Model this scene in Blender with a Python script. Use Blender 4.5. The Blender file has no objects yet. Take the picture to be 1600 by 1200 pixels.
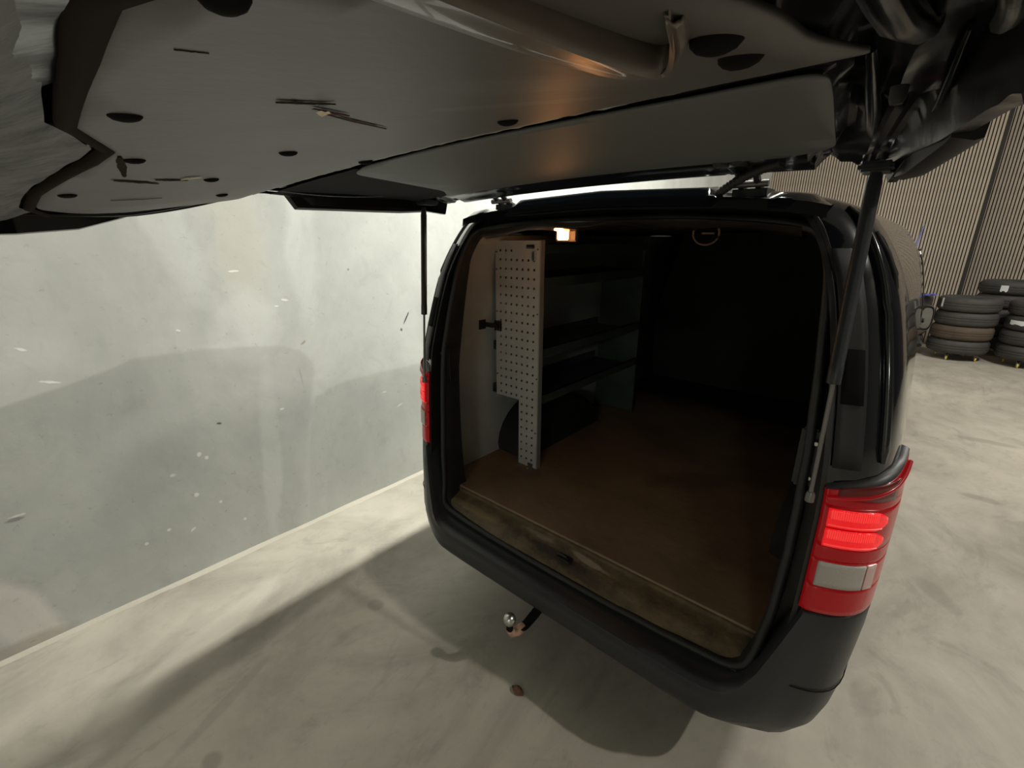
import bpy, bmesh, math, random
from mathutils import Vector, Matrix, Euler, noise
R_ = math.radians
random.seed(7)
C = bpy.context.scene.collection
sc = bpy.context.scene

# ------------------------------------------------------------------ camera
cd = bpy.data.cameras.new('camera'); cam = bpy.data.objects.new('camera', cd); C.objects.link(cam)
cam.location = (.861, -1.209, 1.781)
cam.rotation_euler = (R_(72.4), R_(-.09), R_(41.22))
cd.sensor_width = 36; cd.lens = 36*713.7/1600; cd.clip_start = .01; cd.clip_end = 100
sc.camera = cam
# ------------------------------------------------------------------ exposure, world, lights
sc.view_settings.view_transform = 'Standard'; sc.view_settings.look = 'None'
sc.view_settings.gamma = 1; sc.view_settings.use_curve_mapping = False
sc.view_settings.exposure = -0.1
w = bpy.data.worlds.new('world'); sc.world = w; w.use_nodes = True
w.node_tree.nodes['Background'].inputs[0].default_value = (.5, .5, .48, 1)
w.node_tree.nodes['Background'].inputs[1].default_value = .02
def area(name, loc, sx, sy, power, col, rot=(0, 0, 0)):
    l = bpy.data.lights.new(name, 'AREA'); l.shape = 'RECTANGLE'; l.size = sx; l.size_y = sy
    l.energy = power; l.color = col
    o = bpy.data.objects.new(name, l); C.objects.link(o); o.location = loc; o.rotation_euler = rot
    return o
def aim(o, t):
    o.rotation_euler = (Vector(t)-o.location).to_track_quat('-Z', 'Y').to_euler(); return o
LAMPS = [('flood', (12.6, 2.45, 13.4), .35, .35, 1600, (1, .96, .86), 'square flood lamp high in the hall, right of the van'),
         ('gate', (.0, -.15, 5.6), .14, .3, 80, (1, 1, .93), 'short pendant lamp high above the raised tailgate'),
         ('front', (-.20, 2.5, 4.2), .12, .9, 400, (1, 1, .92), 'long pendant lamp above the gap between van and wall'),
         ('right_fill', (3.4, 4.4, 5.4), .7, 1.5, 310, (1, .96, .88), 'unseen long fill lamp added to brighten the slatted wall and right floor'),  # added fill, brightens the slatted wall and the right-hand floor
         ('rear', (3.0, -7.0, 3.0), .5, 1.3, 115, (1, 1, .92), 'long pendant lamp behind the camera')]
for nm, loc, sx, sy, pw, cl, lb in LAMPS:
    o = area('lamp_'+nm, loc, sx, sy, pw, cl)
    if nm == 'flood': aim(o, (-.5, 0, 1))

# ------------------------------------------------------------------ materials
def mat(name, col, rough=.6, metal=0., spec=.5, coat=0., nscale=0, namt=.0, bump=0., bscale=30, emit=None, estr=0, col2=None, detail=6):
    m = bpy.data.materials.new(name); m.use_nodes = True; nt = m.node_tree; b = nt.nodes['Principled BSDF']
    b.inputs['Base Color'].default_value = (*col, 1); b.inputs['Roughness'].default_value = rough
    b.inputs['Metallic'].default_value = metal; b.inputs['Specular IOR Level'].default_value = spec
    b.inputs['Coat Weight'].default_value = coat
    if emit: b.inputs['Emission Color'].default_value = (*emit, 1); b.inputs['Emission Strength'].default_value = estr
    if nscale or bump:
        tc = nt.nodes.new('ShaderNodeTexCoord')
    if nscale:
        n = nt.nodes.new('ShaderNodeTexNoise'); n.inputs['Scale'].default_value = nscale; n.inputs['Detail'].default_value = detail
        n.inputs['Roughness'].default_value = .62
        r = nt.nodes.new('ShaderNodeValToRGB'); r.color_ramp.elements[0].position = .32; r.color_ramp.elements[1].position = .68
        c2 = col2 or tuple(c*(1-namt) for c in col)
        r.color_ramp.elements[0].color = (*c2, 1); r.color_ramp.elements[1].color = (*col, 1)
        nt.links.new(tc.outputs['Object'], n.inputs['Vector']); nt.links.new(n.outputs[0], r.inputs[0])
        nt.links.new(r.outputs[0], b.inputs['Base Color'])
    if bump:
        n2 = nt.nodes.new('ShaderNodeTexNoise'); n2.inputs['Scale'].default_value = bscale; n2.inputs['Detail'].default_value = 5
        bp = nt.nodes.new('ShaderNodeBump'); bp.inputs['Strength'].default_value = bump; bp.inputs['Distance'].default_value = .01
        nt.links.new(tc.outputs['Object'], n2.inputs['Vector']); nt.links.new(n2.outputs[0], bp.inputs['Height'])
        nt.links.new(bp.outputs[0], b.inputs['Normal'])
    return m

def spots(m, marks, plane, jitter=14):
    """paint wear marks: (a, b, ra, rb, angle, colour, strength) ellipses in two object axes"""
    nt = m.node_tree; L = nt.links; b = nt.nodes['Principled BSDF']
    src = b.inputs['Base Color'].links[0].from_socket if b.inputs['Base Color'].is_linked else None
    tc = nt.nodes.new('ShaderNodeTexCoord')
    nz = nt.nodes.new('ShaderNodeTexNoise'); nz.inputs['Scale'].default_value = jitter; nz.inputs['Detail'].default_value = 4
    L.new(tc.outputs['Object'], nz.inputs['Vector'])
    for (a, bb, ra, rb, ang, col, st) in marks:
        mp = nt.nodes.new('ShaderNodeMapping'); mp.vector_type = 'TEXTURE'
        if plane == 'yz':
            mp.inputs['Location'].default_value = (0, a, bb); mp.inputs['Rotation'].default_value = (ang, 0, 0); mp.inputs['Scale'].default_value = (1e4, ra, rb)
        else:
            mp.inputs['Location'].default_value = (a, bb, 0); mp.inputs['Rotation'].default_value = (0, 0, ang); mp.inputs['Scale'].default_value = (ra, rb, 1e4)
        L.new(tc.outputs['Object'], mp.inputs['Vector'])
        ln = nt.nodes.new('ShaderNodeVectorMath'); ln.operation = 'LENGTH'; L.new(mp.outputs[0], ln.inputs[0])
        ad = nt.nodes.new('ShaderNodeMath'); ad.operation = 'ADD'; L.new(ln.outputs['Value'], ad.inputs[0]); L.new(nz.outputs[0], ad.inputs[1])
        mr = nt.nodes.new('ShaderNodeMapRange'); mr.inputs['From Min'].default_value = 1.15; mr.inputs['From Max'].default_value = 1.55
        mr.inputs['To Min'].default_value = st; mr.inputs['To Max'].default_value = 0
        L.new(ad.outputs[0], mr.inputs['Value'])
        mx = nt.nodes.new('ShaderNodeMix'); mx.data_type = 'RGBA'
        L.new(mr.outputs[0], mx.inputs['Factor'])
        if src: L.new(src, mx.inputs[6])
        else: mx.inputs[6].default_value = b.inputs['Base Color'].default_value
        mx.inputs[7].default_value = (*col, 1); src = mx.outputs[2]
    L.new(src, b.inputs['Base Color'])

M = {}
M['paint'] = mat('black_paint', (.006, .007, .010), .12, spec=.5, coat=.6)
M['inner'] = mat('inner_door_paint', (.007, .008, .009), .2, spec=.2, coat=0, bump=.2, bscale=8)
M['plastic'] = mat('bumper_plastic', (.020, .022, .024), .4, spec=.5, bump=.08, bscale=220)
M['gutter'] = mat('dusty_black_gutter', (.012, .012, .012), .42, nscale=12, col2=(.026, .024, .021))
M['rubber'] = mat('rubber_seal', (.016, .016, .016), .55)
M['board'] = mat('grey_lining_board', (.110, .104, .094), .5, nscale=3.2, col2=(.083, .078, .069), bump=.06, bscale=60)
M['board2'] = mat('grey_window_board', (.125, .132, .124), .6, nscale=2.5, col2=(.115, .12, .114))
M['hole'] = mat('dark_clip', (.01, .01, .01), .85, spec=.05)
M['chrome'] = mat('zinc_metal', (.6, .6, .58), .3, metal=1)
M['dullmetal'] = mat('dull_metal', (.2, .195, .185), .42, metal=.8, bump=.1)
M['channel'] = mat('smeared_bronze_plastic', (.16, .125, .10), .36, nscale=5, col2=(.09, .075, .062), coat=.2)
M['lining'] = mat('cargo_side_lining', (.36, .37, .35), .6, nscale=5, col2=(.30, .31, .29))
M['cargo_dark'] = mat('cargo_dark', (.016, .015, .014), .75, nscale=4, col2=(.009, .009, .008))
M['header'] = mat('cargo_headliner', (.05, .03, .022), .6)
M['load'] = mat('worn_brown_load_floor', (.30, .205, .12), .62, nscale=3.0, col2=(.17, .115, .066), bump=.25, bscale=24)
M['sill'] = mat('dirty_sill', (.16, .12, .06), .6, nscale=14, col2=(.06, .045, .026), bump=.4, bscale=40)
M['perf'] = mat('grey_steel_panel', (.50, .50, .47), .5, nscale=7, col2=(.43, .43, .40))
M['shelf'] = mat('green_grey_shelf', (.055, .078, .066), .6, nscale=6, namt=.35)
M['red_lit'] = mat('lit_red_lens', (.62, .008, .015), .2, coat=.5, emit=(1, .004, .010), estr=.6, bump=.3, bscale=140)
M['red'] = mat('red_lens', (.24, .003, .006), .25, spec=.35, coat=.25, emit=(1, .006, .014), estr=.10)
M['red_dark'] = mat('dark_red_lens', (.14, .008, .008), .25, spec=.4, coat=.3)
M['clear'] = mat('ribbed_clear_lens', (.46, .43, .39), .3, coat=.2, bump=.2, bscale=300)
M['glass'] = mat('dark_glass', (.01, .011, .012), .05, spec=.8, coat=1)
M['tyre'] = mat('tyre_rubber', (.035, .034, .033), .68, nscale=6, col2=(.055, .05, .045))
M['tyre_b'] = mat('dusty_brown_tyre', (.10, .068, .045), .8, nscale=6, col2=(.06, .045, .033))
M['yellow'] = mat('yellow_caster', (.7, .5, .10), .5)
M['whitelab'] = mat('white_label', (.75, .77, .76), .5)
M['blue'] = mat('blue_wrap', (.08, .10, .55), .4)
M['violet'] = mat('violet_flag', (.16, .16, .34), .5)
M['slat'] = mat('oak_slat', (.44, .37, .29), .6, nscale=5, col2=(.38, .315, .245))
M['backing'] = mat('black_felt', (.03, .027, .025), .9)
M['ceil'] = mat('ceiling_paint', (.42, .42, .40), .8)
M['leaf'] = mat('dry_leaf', (.12, .06, .03), .7)
M['tan'] = mat('rubbed_tan_paint', (.55, .36, .25), .55, nscale=30, col2=(.35, .2, .13))
M['lamp'] = mat('warm_lamp', (1, .7, .4), .3, emit=(1, .42, .13), estr=9)
M['brownring'] = mat('brown_plastic', (.13, .06, .045), .45)

# wall: grey green skim coat with smoothing patches
mw = mat('wall_plaster', (.50, .51, .475), .55, nscale=1.7, col2=(.40, .41, .385), bump=.12, bscale=14, detail=9)
W_ = (.74, .75, .70); K_ = (.03, .03, .035); P_ = (.60, .615, .58); G_ = (.47, .45, .39)
spots(mw, [
 (-.28, 1.85, .15, .50, .05, (.50, .48, .42), .55), (-.60, 1.9, .10, .55, .25, P_, .5), (.05, 1.75, .10, .5, -.05, P_, .45),
 (-.33, 1.33, .22, .22, 0, P_, .5), (-.30, .55, .06, .65, -.10, P_, .45), (-.18, 1.0, .16, .14, 0, (.49, .47, .45), .4),
 (-1.42, .17, .10, .26, .2, (.66, .62, .57), .75), (-1.47, .02, .2, .06, 0, (.36, .31, .26), .6)], 'yz', 5)
spots(mw, [
 (-.33, 1.62, .028, .005, 0, W_, 1), (-.09, 1.45, .022, .006, -.2, W_, 1), (-.14, 1.42, .012, .005, 0, W_, 1), (-.62, 1.35, .012, .005, -.4, W_, .9),
 (.73, 1.25, .055, .006, 1.0, K_, .95), (.68, 1.17, .01, .012, 0, K_, .8), (.32, 1.60, .008, .008, 0, K_, .5), (-.02, 1.19, .02, .007, .5, (.30, .2, .12), .7),
 (-1.16, 1.35, .02, .006, -.5, W_, .8), (-1.11, 1.2, .035, .006, -.3, W_, .9), (-.2, .82, .014, .007, 0, W_, .9), (-.65, .69, .012, .014, 0, W_, .9),
 (-.62, .66, .010, .012, 0, W_, .9), (-.78, .62, .014, .01, 0, W_, .6), (-.70, .47, .013, .013, 0, W_, .8), (-.60, .38, .01, .01, 0, W_, .8), (-.85, .33, .010, .010, 0, W_, .8),
 (-.75, .28, .016, .008, .6, W_, .7), (-1.34, .64, .03, .010, 0, (.25, .25, .24), .9), (-1.33, .655, .03, .006, 0, W_, .7), (-.53, .83, .014, .007, -.3, K_, .8),
 (-.95, .3, .01, .01, 0, W_, .7), (-.5, .22, .01, .01, 0, W_, .7), (.5, .75, .02, .006, 0, W_, .7), (.62, .62, .03, .006, .3, W_, .7), (-.06, .98, .006, .07, .1, (.35, .34, .32), .6)], 'yz', 60)
# floor: pale concrete
mf = mat('concrete_floor', (.50, .465, .39), .55, nscale=1.4, col2=(.36, .33, .275), bump=.14, bscale=9, detail=9)
def clouds(m, layers):
    """multiply broad, distorted mottling of the real surface into the base colour"""
    nt = m.node_tree; b = nt.nodes['Principled BSDF']; src = b.inputs['Base Color'].links[0].from_socket
    tc = nt.nodes.new('ShaderNodeTexCoord')
    for sc_, dist, lo, hi, amt, sq in layers:
        mp = nt.nodes.new('ShaderNodeMapping'); mp.inputs['Scale'].default_value = sq; nt.links.new(tc.outputs['Object'], mp.inputs['Vector'])
        n = nt.nodes.new('ShaderNodeTexNoise'); n.inputs['Scale'].default_value = sc_; n.inputs['Detail'].default_value = 8; n.inputs['Distortion'].default_value = dist; n.inputs['Roughness'].default_value = .65
        nt.links.new(mp.outputs[0], n.inputs['Vector'])
        mr = nt.nodes.new('ShaderNodeMapRange'); mr.inputs['From Min'].default_value = lo; mr.inputs['From Max'].default_value = hi; mr.inputs['To Min'].default_value = 1-amt; mr.inputs['To Max'].default_value = 1
        nt.links.new(n.outputs[0], mr.inputs['Value'])
        mx = nt.nodes.new('ShaderNodeMix'); mx.data_type = 'RGBA'; mx.blend_type = 'MULTIPLY'; mx.inputs['Factor'].default_value = 1
        nt.links.new(src, mx.inputs[6]); nt.links.new(mr.outputs[0], mx.inputs[7]); src = mx.outputs[2]
    nt.links.new(src, b.inputs['Base Color'])
clouds(mf, [(1.1, 2.2, .36, .56, .22, (1, .6, 1)), (5, 1.2, .34, .46, .16, (1, .5, 1)), (26, .5, .30, .42, .10, (1, .7, 1))])
clouds(mw, [(.9, 1.5, .36, .58, .13, (1, 1, .6)), (6, .8, .36, .46, .06, (1, 1, 1)), (30, .4, .30, .38, .2, (1, 1, 1))])
D_ = (.22, .20, .165)
spots(mf, [(-1.35, -1.1, .35, .06, 2.2, D_, .22), (-1.2, -.62, .26, .05, 1.9, D_, .22), (-.9, -.95, .30, .03, 2.0, D_, .3), (-.7, -1.05, .05, .04, 0, D_, .55),
 (-.9, -.25, .05, .04, 0, D_, .5), (1.5, 3.2, .14, .05, 0, D_, .45), (1.25, 1.75, .06, .16, .6, D_, .4), (2.0, 2.4, .5, .12, .3, D_, .2), (1.6, 4.6, .25, .07, 0, D_, .4),
 (-1.3, -.9, .10, .5, .4, (.58, .54, .46), .35)], 'xy', 6)

# ------------------------------------------------------------------ mesh helpers
def link(name, me, m=None, parent=None, smooth=None):
    o = bpy.data.objects.new(name, me); C.objects.link(o)
    if m is not None: me.materials.append(m)
    if smooth is not None and len(me.polygons):
        me.polygons.foreach_set('use_smooth', [True]*len(me.polygons))
        if smooth < 170:
            try: me.set_sharp_from_angle(angle=R_(smooth))
            except Exception: pass
    if parent is not None: o.parent = parent
    me.update()
    return o
class MB:
    def __init__(s): s.v = []; s.f = []
    def grid(s, rows, close=False, flip=False):
        b = len(s.v); n = len(rows[0])
        for r in rows: s.v += [tuple(p) for p in r]
        for i in range(len(rows)-1):
            for j in range(n if close else n-1):
                k = (j+1) % n
                q = (b+i*n+j, b+i*n+k, b+(i+1)*n+k, b+(i+1)*n+j)
                s.f.append(q[::-1] if flip else q)
        return b
    def poly(s, pts, flip=False):
        b = len(s.v); s.v += [tuple(p) for p in pts]; q = tuple(range(b, b+len(pts))); s.f.append(q[::-1] if flip else q)
    def box(s, x0, x1, y0, y1, z0, z1, mtx=None):
        b = len(s.v); P = [(x, y, z) for z in (z0, z1) for y in (y0, y1) for x in (x0, x1)]
        if mtx is not None: P = [tuple(mtx @ Vector(p)) for p in P]
        s.v += P
        for q in ((0, 2, 3, 1), (4, 5, 7, 6), (0, 1, 5, 4), (2, 6, 7, 3), (0, 4, 6, 2), (1, 3, 7, 5)): s.f.append(tuple(b+i for i in q))
    def tube(s, pts, rad, n=12, cap=True):
        pts = [Vector(p) for p in pts]; rows = []
        up = Vector((0, 0, 1))
        for i, p in enumerate(pts):
            d = (pts[min(i+1, len(pts)-1)]-pts[max(i-1, 0)]).normalized()
            a = d.cross(up if abs(d.dot(up)) < .95 else Vector((1, 0, 0))).normalized(); c = d.cross(a)
            if i and a.dot(pa) < 0 and False: a = -a
            pa = a
            r = rad[i] if isinstance(rad, (list, tuple)) else rad
            rows.append([p+(a*math.cos(t)+c*math.sin(t))*r for t in [2*math.pi*k/n for k in range(n)]])
        s.grid(rows, close=True, flip=True)
        if cap: s.poly(rows[0]); s.poly(rows[-1], flip=True)
    def lathe(s, prof, n=32, mtx=None):
        rows = [[(r*math.cos(2*math.pi*k/n), r*math.sin(2*math.pi*k/n), z) for k in range(n)] for r, z in prof]
        if mtx is not None: rows = [[mtx @ Vector(p) for p in r] for r in rows]
        s.grid(rows, close=True)
    def build(s, name, m, parent=None, smooth=None, bevel=0, seg=2, solid=0, off=0):
        me = bpy.data.meshes.new(name); me.from_pydata([tuple(p) for p in s.v], [], s.f)
        bm = bmesh.new(); bm.from_mesh(me); bmesh.ops.remove_doubles(bm, verts=bm.verts, dist=1e-5)
        if bevel:
            es = [e for e in bm.edges if len(e.link_faces) == 2 and e.calc_face_angle(0) > .5]
            bmesh.ops.bevel(bm, geom=es, offset=bevel, segments=seg, affect='EDGES', clamp_overlap=True)
        bmesh.ops.recalc_face_normals(bm, faces=bm.faces) if not solid else None
        bm.to_mesh(me); bm.free()
        o = link(name, me, m, parent, smooth)
        if solid:
            md = o.modifiers.new('solid', 'SOLIDIFY'); md.thickness = solid; md.offset = off
        return o
def thing(name, label, cat, loc=(0, 0, 0), group=None):
    o = bpy.data.objects.new(name, None); C.objects.link(o); o.location = loc; o.empty_display_size = .1
    o['label'] = label; o['category'] = cat
    if group: o['group'] = group
    return o
def tag(o, label, cat, group=None):
    o['label'] = label; o['category'] = cat
    if group: o['group'] = group
    return o
def structure(o): o['kind'] = 'structure'; return o
def lerp(a, b, t): return a+(b-a)*t
def interp(x, pts):
    if x <= pts[0][0]: return pts[0][1]
    for (a, va), (b, vb) in zip(pts, pts[1:]):
        if x <= b: return lerp(va, vb, (x-a)/(b-a))
    return pts[-1][1]
def catmull(pts, n=5):
    out = []; P = [Vector(p) for p in pts]
    for i in range(len(P)-1):
        p0 = P[max(i-1, 0)]; p1 = P[i]; p2 = P[i+1]; p3 = P[min(i+2, len(P)-1)]
        for k in range(n):
            t = k/n
            out.append(.5*((2*p1)+(-p0+p2)*t+(2*p0-5*p1+4*p2-p3)*t*t+(-p0+3*p1-3*p2+p3)*t**3))
    out.append(P[-1]); return out

# ------------------------------------------------------------------ the room
FX, FY0, FY1, CZ = 14.5, -8.5, 9.9, 13.8
WX = -1.833
b = MB(); b.box(WX-.2, FX+.2, FY0-.2, FY1+1.2, -.15, 0); structure(b.build('floor', mf))
b = MB(); b.box(WX-.2, WX, FY0-.2, FY1+1.2, 0, CZ); structure(b.build('wall_left', mw))
b = MB(); b.box(WX-.2, FX+.2, FY0-.2, FY1+1.2, CZ, CZ+.1); structure(b.build('ceiling', M['ceil']))
mw2 = mat('rear_wall_paint', (.40, .40, .37), .7, nscale=2, namt=.1)
b = MB(); b.box(WX, FX+.2, FY0-.2, FY0, 0, CZ); structure(b.build('wall_back', mw2))
b = MB(); b.box(FX, FX+.2, FY0, FY1+1.2, 0, CZ); structure(b.build('wall_right', mw2))
# a pale mortar line along the foot of the wall
b = MB(); rows = []
for i in range(240):
    y = FY0+.05+i*.0735
    h = .010+.004*noise.noise((y*3, 0, 0)); d = .020+.016*noise.noise((y*2.3, 5, 0))+.008*noise.noise((y*9, 5, 0))
    rows.append([(WX, y, h+.008), (WX+d*.5, y, h), (WX+d, y, .0005)])
b.grid(rows); structure(b.build('trim_1', mat('cement_fillet', (.50, .465, .39), .8, bump=.3, bscale=30), smooth=60))

# slatted front wall: a near bay, and a bay set back to the right
YA, YB, XE = 9.9, 10.5, 1.43
fw = MB(); fw.box(WX, XE, YA, YA+.1, 0, CZ); fw.box(XE-.02, XE, YA+.1, YB+.1, 0, CZ); fw.box(XE, FX, YB, YB+.1, 0, CZ)
fo = structure(fw.build('wall_front', M['backing']))
for nm, x0, x1, y in (('near', WX+.01, XE, YA), ('far', XE+.01, 5.2, YB)):
    n = int((x1-x0)/.044); half = MB(); me = None
    for i in range(n):
        x = x0+.044*i
        if me is None:
            s = MB(); s.box(0, .028, -.018, 0, .01, CZ-.005); o = s.build('slat', M['slat'], fo); me = o.data
        else:
            o = bpy.data.objects.new('slat', me); C.objects.link(o); o.parent = fo
        o.location = (x, y, 0)

# ------------------------------------------------------------------ the van
van = thing('cargo_van', 'black cargo van with raised tailgate and open empty load space, parked beside the grey wall', 'van', (0, 2.2, 0))
def vp(o):                                   # keep world coordinates under the van's empty
    o.matrix_parent_inverse = Matrix.Translation((0, -2.2, 0)); return o
def yr(z): return interp(z, [(.3, .02), (.5, .015), (.6, .03), (.85, .05), (1.3, .075), (1.65, .14), (1.88, .22), (1.95, .27)])
HW = [(0, .30), (.35, .30), (.62, .30), (.80, .32), (.885, .44), (.918, .70), (.925, .95), (.915, 1.25), (.85, 1.60), (.765, 1.80), (.665, 1.88), (.42, 1.925), (0, 1.94)]
OP = [(0, .515), (.30, .520), (.55, .53), (.66, .545), (.695, .60), (.715, .78), (.72, 1.0), (.715, 1.25), (.69, 1.55), (.655, 1.74), (.58, 1.805), (.32, 1.83), (0, 1.835)]
NS = 6
def prof(pts): return catmull([(x, z, 0) for x, z in pts], NS)
HWp = prof(HW); OPp = prof(OP)
def hw(z):
    return interp(z, [(p[1], p[0]) for p in HWp[2*NS:10*NS]])
def ring(half):                              # half: list of (x, y, z), bottom centre to top centre
    return list(half)+[(-x, y, z) for (x, y, z) in half[-2:0:-1]]
N5 = 8; DD = .5
def sxf(d): return (1-(max(0, (DD-d))/DD)**N5)**(1/N5)
def body_ring(d):
    s = sxf(d); st = 1-(1-s)*.10
    return [(p[0]*s, yr(1.1+(p[1]-1.1)*st)+d, 1.1+(p[1]-1.1)*st) for p in HWp]
def P(z, th, off=0):                         # point on the rear corner skin: th 0 = rear centre, pi/2 = side
    def q(t):
        return Vector((hw(z)*math.copysign(abs(math.sin(t))**(2/N5), t), yr(z)+DD-DD*max(0, math.cos(t))**(2/N5), z))
    p = q(th)
    if off:
        e = .01; t0 = q(min(th+e, math.pi/2) if th > 0 else th+e); t1 = q(th-e)
        tx = (t0-t1).normalized(); n = Vector((tx.y, -tx.x, 0)).normalized()
        if th < 0 and False: n = -n
        p = p+n*off
    return p
# shell of painted metal
rings = []
for d in (.02, .04, .07, .11, .17, .25, .36, .5): rings.append(ring(body_ring(d)))
def front_ring(y, zt, sc_=1.0):
    out = []
    for p in HWp:
        z = .30+(p[1]-.30)*(zt-.30)/(1.94-.30)
        k = hw(z) if .4 < z < 1.85 else p[0]
        x = p[0]*sc_
        out.append((x, y, z))
    return ring(out)
for y, zt, s in ((.9, 1.94, 1), (1.6, 1.94, 1), (2.6, 1.94, 1), (3.4, 1.92, .995), (3.7, 1.86, .99), (4.2, 1.40, .98), (4.35, 1.25, .97), (4.8, 1.12, .93), (5.02, .98, .86), (5.1, .75, .78)):
    rings.append(front_ring(y, zt, s))
b = MB(); b.grid(rings, close=True); b.poly(rings[-1])
body = b.build('body_shell', M['paint'], van, smooth=40); vp(body)

# rear frame: from the painted skin inwards to the opening
def off_ring(o, y, zo=None, ybot=None):
    out = []
    for p in OPp:
        z = p[1]; x = p[0]
        cz = 1.15; sx = 1+o/.72; szz = 1+o/.66
        zz = cz+(z-cz)*szz; xx = x*sx
        f = max(0, min(1, (z-.52)/.12))
        yy = y+(yr(zz)-.05)*1.0*f if True else y
        if ybot is not None: yy = lerp(ybot, yy, f)
        out.append((xx, yy, zz))
    return out
B0 = body_ring(.02)
r1 = [(p[0]*.985, p[1]-.004, 1.1+(p[2]-1.1)*.99) for p in B0]
r2 = [(lerp(a[0], q[0], .25), lerp(a[1], q[1], .05), lerp(a[2], q[2], .25)) for a, q in zip(B0, off_ring(.05, .10, ybot=.06))]
r3 = [(lerp(a[0], q[0], .45), q[1]+.045, lerp(a[2], q[2], .45)) for a, q in zip(B0, off_ring(.05, .10, ybot=.06))]
r4 = off_ring(.035, .150, ybot=.075); r5 = off_ring(.026, .145, ybot=.07); r6 = off_ring(.022, .115, ybot=.055)
b = MB(); b.grid([ring(r) for r in (B0, r1, r2, r3, r4, r5, r6)], close=True, flip=True)
vp(b.build('rear_frame', M['gutter'], van, smooth=45))
# rubber seal running round the opening
pts = ring(off_ring(.012, .105, ybot=.045)); rows = []
n = len(pts); cz = Vector((0, 0, 1.15))
for i in range(n+1):
    p = Vector(pts[i % n]); t = (Vector(pts[(i+1) % n])-Vector(pts[(i-1) % n])).normalized()
    a = Vector((0, 1, 0)); c = t.cross(a).normalized()
    # small wave as a pulled-on profile shows
    wob = .003*noise.noise(p*9)
    rows.append([p+(c*(math.cos(q)*.012+wob)+a*math.sin(q)*.015) for q in [2*math.pi*k/10 for k in range(10)]])
b = MB(); b.grid(rows, close=True); vp(b.build('door_seal', M['rubber'], van, smooth=80))
# jamb between the seal and the cargo hold
inn = [(.0, .56), (.34, .56), (.62, .56), (.78, .56), (.84, .60), (.865, .80), (.865, 1.0), (.855, 1.22), (.835, 1.58), (.80, 1.73), (.70, 1.825), (.34, 1.845), (0, 1.85)]
innp = prof(inn)
j0 = off_ring(.006, .115, ybot=.055); j1 = off_ring(-.002, .15, ybot=.09)
j2 = [(q[0]*1.0, .21+.06*max(0, min(1, (q[1]-1.2)/.6)), q[1]) for q in OPp]; j2 = [(x, y, max(z, .556)) for x, y, z in j2]
j3 = [(p[0], .26+max(0, (p[1]-1.3))*.12, p[1]) for p in innp]
b = MB()
b.grid([ring(r) for r in (j0, j1, j2, j3)], close=True, flip=True)
vp(b.build('door_jamb', M['gutter'], van, smooth=45))

# cargo hold lining
def side_x(z): return interp(z, [(p[1], p[0]) for p in innp[3*NS:11*NS]])
Y0, Y1 = .24, 2.72
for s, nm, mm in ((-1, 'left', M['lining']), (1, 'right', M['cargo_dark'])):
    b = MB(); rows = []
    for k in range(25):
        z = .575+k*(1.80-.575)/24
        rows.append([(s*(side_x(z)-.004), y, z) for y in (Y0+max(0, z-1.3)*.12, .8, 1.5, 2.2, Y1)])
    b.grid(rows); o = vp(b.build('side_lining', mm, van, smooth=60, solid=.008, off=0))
    o['label'] = 'pale grey side lining board' if s < 0 else 'dark side lining board'
b = MB(); rows = []
for k in range(17):
    x = -.62+k*1.24/16; z = 1.842-.02*(abs(x)/.62)**4
    rows.append([(x, y, z+ (.006 if j % 2 else 0)) for j, y in enumerate((.30, .5, .7, 1.0, 1.3, 1.7, 2.1, Y1))])
b.grid(rows); vp(b.build('headliner', M['header'], van, smooth=60, solid=.006, off=0))
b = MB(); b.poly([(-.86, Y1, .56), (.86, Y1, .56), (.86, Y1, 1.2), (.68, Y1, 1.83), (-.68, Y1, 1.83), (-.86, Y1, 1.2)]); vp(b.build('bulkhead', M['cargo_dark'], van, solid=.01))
# load floor board with a worn rear edge and scratches
b = MB(); rows = []
for i in range(49):
    x = -.86+i*1.72/48; rows.append([(x, y, .578+.0012*noise.noise((x*4, y*4, 0))) for y in (.165, .17, .4, .8, 1.4, 2.0, 2.7)])
b.grid(rows); fl = vp(b.build('load_floor', M['load'], van, smooth=60, solid=.014, off=-1))
spots(M['load'], [(-.30, 0.650, .30, .10, .6, (.25, .19, .12), .4), (.15, 0.450, .35, .12, .5, (.27, .18, .10), .35), (-.52, 0.500, .10, .07, 0, (.10, .06, .04), .5),
                  (.2, 1.000, .3, .1, .8, (.12, .08, .05), .5)], 'xy', 9)
# sill: dirty stepped strip between the seal and the board
b = MB(); rows = []
for i in range(61):
    x = -.70+i*1.40/60; dip = .012*math.exp(-((x+.02)/.20)**4)
    rows.append([(x, .045, .520), (x, .065, .530), (x, .085, .548-dip), (x, .105, .556-dip), (x, .13, .560-dip), (x, .148, .566), (x, .158, .567), (x, .163, .574)])
b.grid(rows); sl = vp(b.build('load_sill', M['sill'], van, smooth=50))
spots(M['sill'], [(-.03, 0.100, .20, .028, -.06, (.035, .026, .02), .92), (.10, 0.135, .10, .010, -.1, (.30, .25, .18), .8), (-.17, 0.140, .10, .008, 0, (.24, .19, .13), .6), (.12, 0.070, .10, .02, 0, (.05, .035, .02), .8),
                  (-.50, 0.100, .20, .02, 0, (.25, .17, .075), .5)], 'xy', 25)
b = MB(); b.box(-.84, .84, .158, .166, .566, .583); vp(b.build('floor_edge_trim', mat('worn_edge_trim', (.15, .11, .06), .6, nscale=20, col2=(.07, .05, .03)), van, bevel=.002))
# striker / latch in the sill
b = MB(); b.box(-.03, .03, .085, .115, .545, .553); b.tube([(-.02, .095, .556), (-.02, .08, .575), (.02, .08, .575), (.02, .095, .556)], .004, 8)
vp(b.build('door_striker', M['gutter'], van, smooth=40))
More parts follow.
